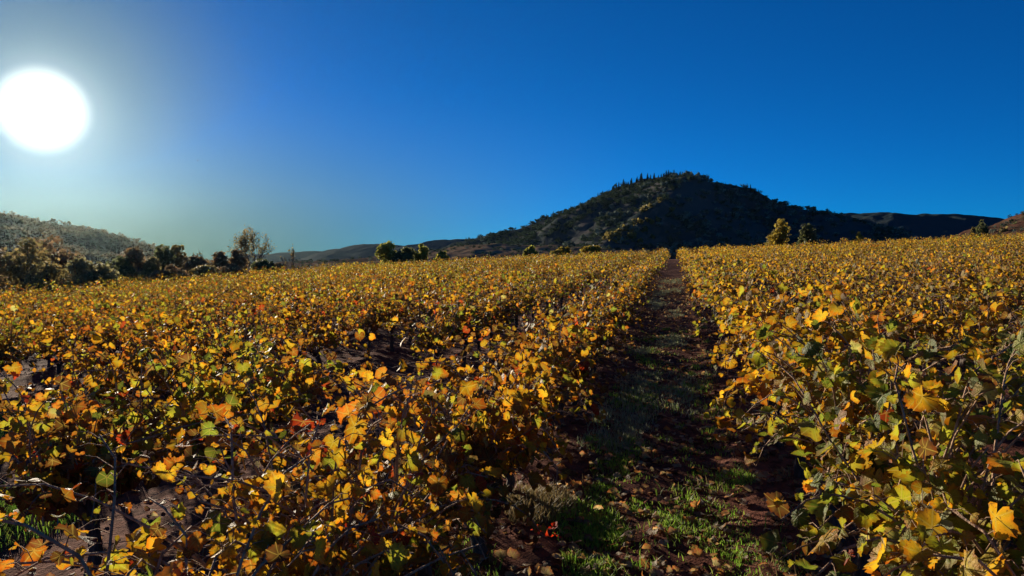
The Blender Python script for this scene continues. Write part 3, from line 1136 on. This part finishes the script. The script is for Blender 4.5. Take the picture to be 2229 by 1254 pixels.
count_in_row = {}
n_leaf_obj = 0
for v in sorted(single, key=lambda q: (q[0], q[1])):
    k, s, x, y, d, _, z = v
    count_in_row[k] = count_in_row.get(k, 0) + 1
    pos = count_in_row[k]
    seed = int((k + 100) * 1000 + s * 10)
    rg = np.random.default_rng(seed)
    mix = vine_mix(k, s, rg)
    near = d < 5.2
    if near:
        lod, nc, step = 0, 34, 0.036
    elif d < 9:
        lod, nc, step = 1, 30, 0.039
    elif d < 15:
        lod, nc, step = 1, 26, 0.045
    else:
        lod, nc, step = 2, 22, 0.052
    long = rg.uniform(0.88, 1.12)
    if k in (0, -1) and d < 6:
        nc += 22 if k == 0 and s < 2.6 else 9
    if k == 1:
        nc += 6
    elif k < 0 and d < 16:
        nc += 5
    if rg.random() < (0.05 if k == 1 else 0.12 if s < 16 else 0.2) and s > 4.5:
        nc = int(nc * rg.uniform(0.45, 0.75))
    canes, LP, LR, LS, PB, CI = grow_vine(seed, nc, step, long)
    if k == 1:
        for A in [LP, PB] + canes:
            A[:, 2] *= 1.08
    if k == 0:                                              # the row on the alley is kept lower and shows its bare trunks
        for A in [LP, PB] + canes:
            A[:, 2] *= 1.1 if s < 2.6 else 1.0 if s < 3.6 else 0.87
        if s < 2.6:
            LS *= 0.8
        ok = LP[:, 2] > 0.40
        LP, LR, LS, PB, CI = LP[ok], LR[ok], LS[ok], PB[ok], CI[ok]
    root = empty('grapevine', (x, y, z))
    flip = rg.random() < 0.5
    root.rotation_euler.z = math.pi / 2 - ROW_AZ + (math.pi if flip else 0) + rg.normal(0, 0.05)
    sun_f, hill_f = (1.75 if s < 3.6 else 1.35, 0.80) if k == 0 else (0.88, 1.15) if k == 1 else (1.15, 1.15)
    if flip:
        sun_f, hill_f = hill_f, sun_f
    for A in [LP, PB] + canes:                              # local +y looks to the sun side
        A[:, 1] *= np.where(A[:, 1] > 0, sun_f, hill_f)
    if d < 3.2:                                             # nothing hangs where the photographer stands
        cr_, sr_ = math.cos(root.rotation_euler.z), math.sin(root.rotation_euler.z)
        far_off = lambda A: np.hypot(x + cr_ * A[:, 0] - sr_ * A[:, 1], y + sr_ * A[:, 0] + cr_ * A[:, 1])
        gone = [i for i, A in enumerate(canes) if far_off(A).min() < 1.5]
        canes = [None if i in gone else A for i, A in enumerate(canes)]
        ok = (far_off(LP) > 1.6) & ~np.isin(CI, gone)
        LP, LR, LS, PB, CI = LP[ok], LR[ok], LS[ok], PB[ok], CI[ok]
    if pos <= len(ORD) and d < 21:
        lab = '%s grapevine, %s from the front in %s' % (mix, ORD[pos - 1], row_name(k))
        tag(root, lab, 'vine', 'vines in the near part of the rows')
    else:
        w = 'golden' if k >= 1 else 'brown and gold'
        lab = '%s autumn grapevine farther along in %s' % ('yellowing', row_name(k))
        tag(root, lab, 'vine', 'vines farther along in ' + row_name(k))
    link('trunk', trunk_acc(seed).mesh('trunk', M_BARK, True), root)
    for _ in range(int(rg.integers(2, 6)) if d < 16 else 0):            # thin bare shoots
        p = np.array([rg.uniform(-0.4, 0.4), rg.normal(0, 0.1), rg.uniform(0.5, 0.8)])
        dv = unit(rg.normal(0, 0.6, 3) + np.array([0, 0, 0.55]))
        L = rg.uniform(0.35, 0.8)
        Q = np.array([p + dv * L * q + np.array([0, 0, -0.12 * q * q]) + rg.normal(0, 0.012, 3) for q in np.linspace(0, 1, 6)])
        canes.append(Q)
    C, ci = leaf_colours(mix, len(LP), rg)
    if d < 7.5:
        for c, P in enumerate(canes):
            if P is None:
                continue
            a = Acc()
            a.tube(P, np.linspace(0.0062, 0.0026, len(P)), 5, cap=False)
            for q in np.where(CI == c)[0]:
                if d < 4.5 or q % 2:
                    m = (PB[q] + LP[q]) / 2 + np.array([0, 0, 0.012])
                    a.tube([PB[q], m, LP[q]], [0.0017, 0.0014, 0.0012], 3, cap=False)
            link('cane', a.mesh('cane', M_CANE), root)
    else:
        a = Acc()
        for P in canes:
            a.tube(P[::2] if d > 12 else P, np.linspace(0.007, 0.003, len(P[::2] if d > 12 else P)), 4 if d < 12 else 3, cap=False)
        o = link('canes', a.mesh('canes', M_CANE), root, kind='stuff')
    # the leaves that show largest are parts of their own, the rest one mass
    cap = 290 if d < 3.2 else 170 if d < 5.2 else 80 if d < 7.5 else 34 if d < 11 else 12 if d < 15 else 0
    cx = np.array([math.cos(root.rotation_euler.z), math.sin(root.rotation_euler.z)])
    toward = -(LP[:, 0] * (cx[0] * x + cx[1] * y) + LP[:, 1] * (-cx[1] * x + cx[0] * y)) / max(d, 0.1)
    order = np.argsort(-(LP[:, 2] * 0.8 + toward + LS * 3 + rg.random(len(LP)) * 0.35))
    own, mass = order[:cap], order[cap:]
    for q in own:
        o = bpy.data.objects.new('leaf', leaf_mesh(0 if d < 6 else 1, int(rg.integers(0, 12)), int(ci[q]), int(rg.integers(0, 2))))
        Mx = np.eye(4)
        Mx[:3, :3] = LR[q] * LS[q] * (1.08 if lod else 1)
        Mx[:3, 3] = LP[q]
        o.parent = root
        o.matrix_basis = Matrix(Mx.tolist())
        COL.objects.link(o)
        n_leaf_obj += 1
    if len(mass):
        acc = leaf_arrays(max(lod, 1), LP[mass], LR[mass], LS[mass] * (1.0, 1.0, 1.12)[lod], C[mass], rg)
        link('foliage', acc.mesh('foliage', M_LEAF, True), root, kind='stuff')
print('single leaves', n_leaf_obj, 'time', time.time() - T0)

# the vines beyond: one mass
acc = Acc()
wood = Acc()
proto = [grow_vine(9000 + i, 19, 0.066) for i in range(14)]
for (k, s, x, y, d, vis, z) in rest:
    seed = int((k + 100) * 1000 + s * 10)
    rg = np.random.default_rng(seed)
    canes, LP, LR, LS, PB, CI = proto[rg.integers(0, len(proto))]
    keep = rg.random(len(LP)) < (1.0 if d < 12 else 0.85 if d < 45 else 0.66)
    a = math.pi / 2 - ROW_AZ + (math.pi if rg.random() < 0.5 else 0)
    c, sn = math.cos(a), math.sin(a)
    Rm = np.array([[c, -sn, 0], [sn, c, 0], [0, 0, 1]])
    kz = rg.uniform(0.86, 1.12) * (1 + 0.22 * float(vnoise(x / 5, y / 5)))
    P = LP[keep] @ Rm.T * np.array([1, 1, kz]) + np.array([x, y, z])
    n = len(P)
    C, _ = leaf_colours(vine_mix(k, s, rg), n, rg)
    C = C * (1 + 0.6 * float(vnoise(x / 7, y / 7)))
    if rg.random() < 0.18:
        keep = keep & (rg.random(len(LP)) < 0.55)
        P, C = LP[keep] @ Rm.T * np.array([1, 1, kz]) + np.array([x, y, z]), C[:int(keep.sum())]
        n = len(P)
    A = leaf_arrays(2 if d < 8 else 3, P, Rm @ LR[keep], LS[keep] * (1.2 if d < 45 else 1.45), C, rg)
    for V, Fc, CC, U in zip(A.V, [f for f in A.F], A.C, A.U):
        pass
    acc.add(np.concatenate(A.V), np.concatenate(A.F), np.concatenate(A.C), np.concatenate(A.U))
    if d < 60:
        t = trunk_acc(seed, sides=4)
        wood.add(np.concatenate(t.V) @ Rm.T + np.array([x, y, z]), np.concatenate(t.F))
        for Pc in canes[::2]:
            wood.tube(Pc[::3] @ Rm.T + np.array([x, y, z]), [0.008, 0.006, 0.004], 3, cap=False)
far = link('far_vines', acc.mesh('far_vines', M_LEAF, True), kind='stuff')
tag(far, 'countless golden brown vines filling the far part of the field', kind='stuff')
link('wood', wood.mesh('wood', M_BARK), far, kind='stuff')
print('far vines', len(rest), 'time', time.time() - T0)

# ------------------------------------------------------------------ ground cover
def grass(name, label, tufts, seed, cols):
    """tufts: (x, y, radius, blades, height)"""
    rg = np.random.default_rng(seed)
    Vs, Cs = [], []
    for (x, y, r, n, h) in tufts:
        a, q = rg.random(n) * 6.283, np.sqrt(rg.random(n)) * r
        px, py = x + np.cos(a) * q * 1.0, y + np.sin(a) * q * 1.6
        pz = ground_z(px, py)
        B = np.stack([px, py, pz - 0.01], 1)
        hh = h * (0.4 + 0.8 * rg.random(n))
        la = rg.random(n) * 6.283
        ln = hh * rg.uniform(0.2, 0.9, n)
        D = np.stack([np.cos(la) * ln, np.sin(la) * ln, hh], 1)
        wd = np.stack([-np.sin(la), np.cos(la), np.zeros(n)], 1) * (0.0025 + 0.002 * rg.random(n))[:, None]
        M = B + D * np.array([0.35, 0.35, 0.62])
        Vs.append(np.stack([B - wd, B + wd, M - wd * 0.8, M + wd * 0.8, B + D], 1).reshape(-1, 3))
        cc = np.array(cols)[rg.integers(0, len(cols), n)] * (0.7 + 0.6 * rg.random((n, 1)))
        Cs.append(np.repeat(cc, 5, 0))
    V, C = np.concatenate(Vs), np.concatenate(Cs)
    b = np.arange(len(V) // 5)[:, None] * 5
    Fc = np.concatenate([b + np.array(q) for q in ((0, 1, 3), (0, 3, 2), (2, 3, 4))])
    o = link(name, mesh_from(name, V, Fc, M_GRASS, {'Col': ('FLOAT_COLOR', np.concatenate([C, np.ones((len(C), 1))], 1))}), kind='stuff')
    return tag(o, label, kind='stuff')


GCOL = [(0.18, 0.36, 0.035), (0.24, 0.40, 0.045), (0.30, 0.37, 0.06)]
rg = np.random.default_rng(21)
tufts = []
for (u, v, r, n, h) in [(1275, 1140, 0.22, 1500, 0.09), (1310, 1165, 0.17, 900, 0.08), (1280, 1245, 0.14, 700, 0.09), (1310, 1080, 0.12, 500, 0.07), (1345, 985, 0.26, 1000, 0.08),
                        (1325, 1030, 0.14, 500, 0.07), (1370, 872, 0.22, 600, 0.08), (1530, 1140, 0.26, 900, 0.07), (1480, 1140, 0.15, 400, 0.06), (1560, 1060, 0.2, 400, 0.07),
                        (1600, 1045, 0.14, 350, 0.08), (1390, 1110, 0.1, 250, 0.06), (130, 1080, 0.45, 2400, 0.13), (60, 1130, 0.35, 1200, 0.12), (190, 1060, 0.3, 900, 0.12),
                        (60, 930, 0.4, 900, 0.12), (75, 890, 0.4, 700, 0.12), (160, 1000, 0.3, 500, 0.1), (1010, 1235, 0.2, 500, 0.08), (1660, 1225, 0.2, 500, 0.07), (900, 975, 0.25, 400, 0.1)]:
    x, y = hit_ground(u, v)
    tufts.append((x, y, r * 1.1, n, h * 0.6))
for _ in range(190):
    s, t = rg.uniform(1.5, 16), rg.uniform(-0.75, 0.62)
    p = s * DS + t * DT
    tufts.append((p[0], p[1], rg.uniform(0.05, 0.16), int(rg.uniform(12, 50)), rg.uniform(0.04, 0.08)))
grass('grass', 'short bright green grass in patches along the alley and between the vines', tufts, 31, GCOL)
dry = []
for _ in range(90):
    s, t = rg.uniform(1.6, 5.5), rg.uniform(-2.9, -1.4)
    p = s * DS + t * DT
    dry.append((p[0], p[1], rg.uniform(0.08, 0.2), int(rg.uniform(25, 70)), rg.uniform(0.05, 0.12)))
for (u, v, r, n) in [(1160, 1115, 0.2, 700), (1200, 1100, 0.15, 400), (1130, 1090, 0.15, 300), (860, 1010, 0.2, 300)]:
    x, y = hit_ground(u, v)
    dry.append((x, y, r, n, 0.11))
for _ in range(60):
    s, t = rg.uniform(1.5, 14), ROW0 + rg.normal(0, 0.35) + SPACING * rg.integers(-1, 2)
    p = s * DS + t * DT
    dry.append((p[0], p[1], rg.uniform(0.06, 0.14), int(rg.uniform(20, 60)), rg.uniform(0.05, 0.1)))
grass('dry_grass', 'dry straw coloured grass at the feet of the vines', dry, 32, [(0.28, 0.20, 0.09), (0.22, 0.16, 0.07), (0.17, 0.15, 0.06)])

# low grey green weeds in a broken strip down the alley
rg = np.random.default_rng(51)
tufts = []
while len(tufts) < 900:
    s_ = 6.5 + 30 * rg.random() ** 1.3
    t = rg.choice([-0.42, 0.08]) + rg.normal(0, 0.17)
    if abs(t + 0.12) > 0.68 or float(vnoise(s_ * 0.8, t * 1.6)) + 0.02 < rg.random() * 0.5:
        continue
    p = s_ * DS + t * DT
    tufts.append((p[0], p[1], rg.uniform(0.05, 0.13), int(rg.uniform(14, 34)), rg.uniform(0.03, 0.085)))
grass('weeds', 'low grey green weeds growing in a broken strip down the alley', tufts, 52, [(0.32, 0.38, 0.20), (0.26, 0.32, 0.15), (0.40, 0.42, 0.27), (0.36, 0.30, 0.17)])

# fallen leaves
LIT = np.array([(0.34, 0.20, 0.16), (0.46, 0.33, 0.26), (0.24, 0.13, 0.10), (0.55, 0.45, 0.36), (0.38, 0.19, 0.10), (0.30, 0.18, 0.15)])


def flat_leaves(n, rg, spots):
    LP, LR, LS = [], [], []
    for (x, y) in spots:
        z = float(ground_z(x, y))
        nr = unit(np.array([0, 0, 1.0]) + rg.normal(0, 0.28, 3)) * (1 if rg.random() < 0.5 else -1)
        tp = rg.normal(size=3)
        tp = unit(tp - nr * np.dot(tp, nr))
        LP.append((x, y, z + rg.uniform(0.008, 0.03)))
        LR.append(np.stack([np.cross(tp, nr), tp, nr], 1))
        LS.append(rg.uniform(0.04, 0.085))
    return np.array(LP), np.array(LR), np.array(LS)


rg = np.random.default_rng(61)
spots = []
for _ in range(9000):
    s = 1.2 + 36 * rg.random() ** 1.6
    t = rg.uniform(-1.6, 1.4) if rg.random() < 0.6 else rg.uniform(-7, 5)
    p = s * DS + t * DT
    spots.append((p[0], p[1]))
LP, LR, LS = flat_leaves(0, rg, spots)
C = LIT[rg.integers(0, 6, len(LP))] * (0.7 + 0.6 * rg.random((len(LP), 1)))
o = link('leaf_litter', leaf_arrays(1, LP, LR, LS, C, rg).mesh('leaf_litter', M_LEAF, True), kind='stuff')
tag(o, 'thick scatter of dry fallen vine leaves on the soil', kind='stuff')

lm = []
for i in range(12):
    V, Fc, P = TPL[0][i % 8]
    a = Acc()
    a.add(V, Fc, LIT[i % 6] * (0.85 + 0.03 * i), np.concatenate([P, np.full((len(P), 1), i * 0.083)], 1))
    lm.append(a.mesh('fallen_leaf', M_LEAF, True))
base = None
for i in range(240):
    s = 1.9 + 5.2 * rg.random() ** 1.3
    t = rg.uniform(-0.95, 0.75)
    p = s * DS + t * DT
    (a,), (b,), (c,) = flat_leaves(1, rg, [(p[0], p[1])])
    o = bpy.data.objects.new('fallen_leaf', lm[i % 12])
    Mx = np.eye(4)
    Mx[:3, :3] = b * c * 1.1
    Mx[:3, 3] = a + np.array([0, 0, 0.012])
    o.matrix_basis = Matrix(Mx.tolist())
    COL.objects.link(o)
    nm = ('pinkish brown', 'pale tan', 'dark brown', 'cream', 'rusty orange', 'dull mauve brown')[i % 6]
    tag(o, nm + ' dry vine leaf lying on the soil of the alley', 'leaf', nm + ' fallen leaves in the alley')

# a few bright red leaves fallen together by the vines
x, y = hit_ground(1190, 1185)
rd = Acc()
for i in range(5):
    V, Fc, P = TPL[0][i]
    a = Acc()
    a.add(V, Fc, np.array([0.55, 0.03, 0.015]) * (0.8 + 0.1 * i), np.concatenate([P, np.full((len(P), 1), i * 0.2)], 1))
    o = link('red_leaf', a.mesh('red_leaf', M_LEAF, True), loc=(x + 0.07 * math.cos(i * 2.4), y + 0.07 * math.sin(i * 2.4), float(ground_z(x, y)) + 0.05 + 0.01 * i))
    o.scale = (0.065, 0.065, 0.065)
    o.rotation_euler = (0.5 * math.sin(i), 0.6 * math.cos(i * 2), i * 1.3)
    tag(o, 'bright red vine leaf fallen beside the foot of a vine', 'leaf', 'bright red fallen leaves')

# clods of earth
cl = Acc()
rg = np.random.default_rng(71)
oct_v = np.array([(1, 0, 0), (-1, 0, 0), (0, 1, 0), (0, -1, 0), (0, 0, 1), (0, 0, -1)], float)
oct_f = np.array([(0, 2, 4), (2, 1, 4), (1, 3, 4), (3, 0, 4), (2, 0, 5), (1, 2, 5), (3, 1, 5), (0, 3, 5)])
for _ in range(2600):
    s = 1.3 + 14 * rg.random() ** 1.3
    t = rg.uniform(-1.5, 1.3) if rg.random() < 0.7 else rg.uniform(-7, 5)
    p = s * DS + t * DT
    sz = rg.uniform(0.01, 0.035) * rg.random() + 0.008
    cl.add(oct_v * (sz * rg.uniform(0.6, 1.3, (6, 1))) * np.array([1, 1, 0.6]) + np.array([p[0], p[1], float(ground_z(p[0], p[1])) + sz * 0.3]), oct_f)
o = link('soil_clods', cl.mesh('soil_clods', M_SOIL), kind='stuff')
tag(o, 'small red brown clods of earth on the soil', kind='stuff')

# a bird far off in the sky
d = ray(430, 350)
b = Acc()
b.tube([[-0.45, 0, 0], [-0.2, 0, 0.03], [0.15, 0, 0.02], [0.4, 0, 0.05], [0.55, 0, 0.03]], [0.03, 0.12, 0.14, 0.08, 0.01], 8)
for sy in (-1, 1):
    for dz in (0.0, 0.02):
        b.add([(0.2, 0.08 * sy, 0.06 + dz), (-0.12, 0.08 * sy, 0.05 + dz), (0.05, 0.7 * sy, 0.25 + dz), (0.22, 0.6 * sy, 0.24 + dz), (-0.15, 1.2 * sy, 0.12 + dz)], [(0, 1, 2), (0, 2, 3), (2, 4, 3)])
m = NT('bird_feathers')
M_BIRD = m.surf(m.n('ShaderNodeBsdfPrincipled', {'Base Color': (0.02, 0.02, 0.022, 1), 'Roughness': 0.8}).outputs[0])
o = link('bird', b.mesh('bird', M_BIRD), loc=tuple(d / d[1] * 330 + np.array([0, 0, CAM_Z])))
o.rotation_euler.z = 0.6
tag(o, 'tiny dark bird flying in the blue sky beside the sun', 'bird')

# ------------------------------------------------------------------ haze
HAZE = 0.000018
if HAZE > 0:
    hv = np.array([(x, y, z) for z in (-8.5, 125) for y in (-1400, 1400) for x in (-1400, 1400)], float)
    hf = [(0, 2, 3, 1), (4, 5, 7, 6), (0, 1, 5, 4), (2, 6, 7, 3), (0, 4, 6, 2), (1, 3, 7, 5)]
    m = NT('haze_air')
    vol = m.n('ShaderNodeVolumePrincipled', {'Color': (0.40, 0.58, 0.60, 1), 'Density': HAZE, 'Anisotropy': 0.84})
    m.t.links.new(vol.outputs[0], m.out.inputs['Volume'])
    o = link('haze', mesh_from('haze', hv, hf, m.m), kind='stuff')
    tag(o, 'thin blue autumn haze over the valley', kind='stuff')
print('done', time.time() - T0)
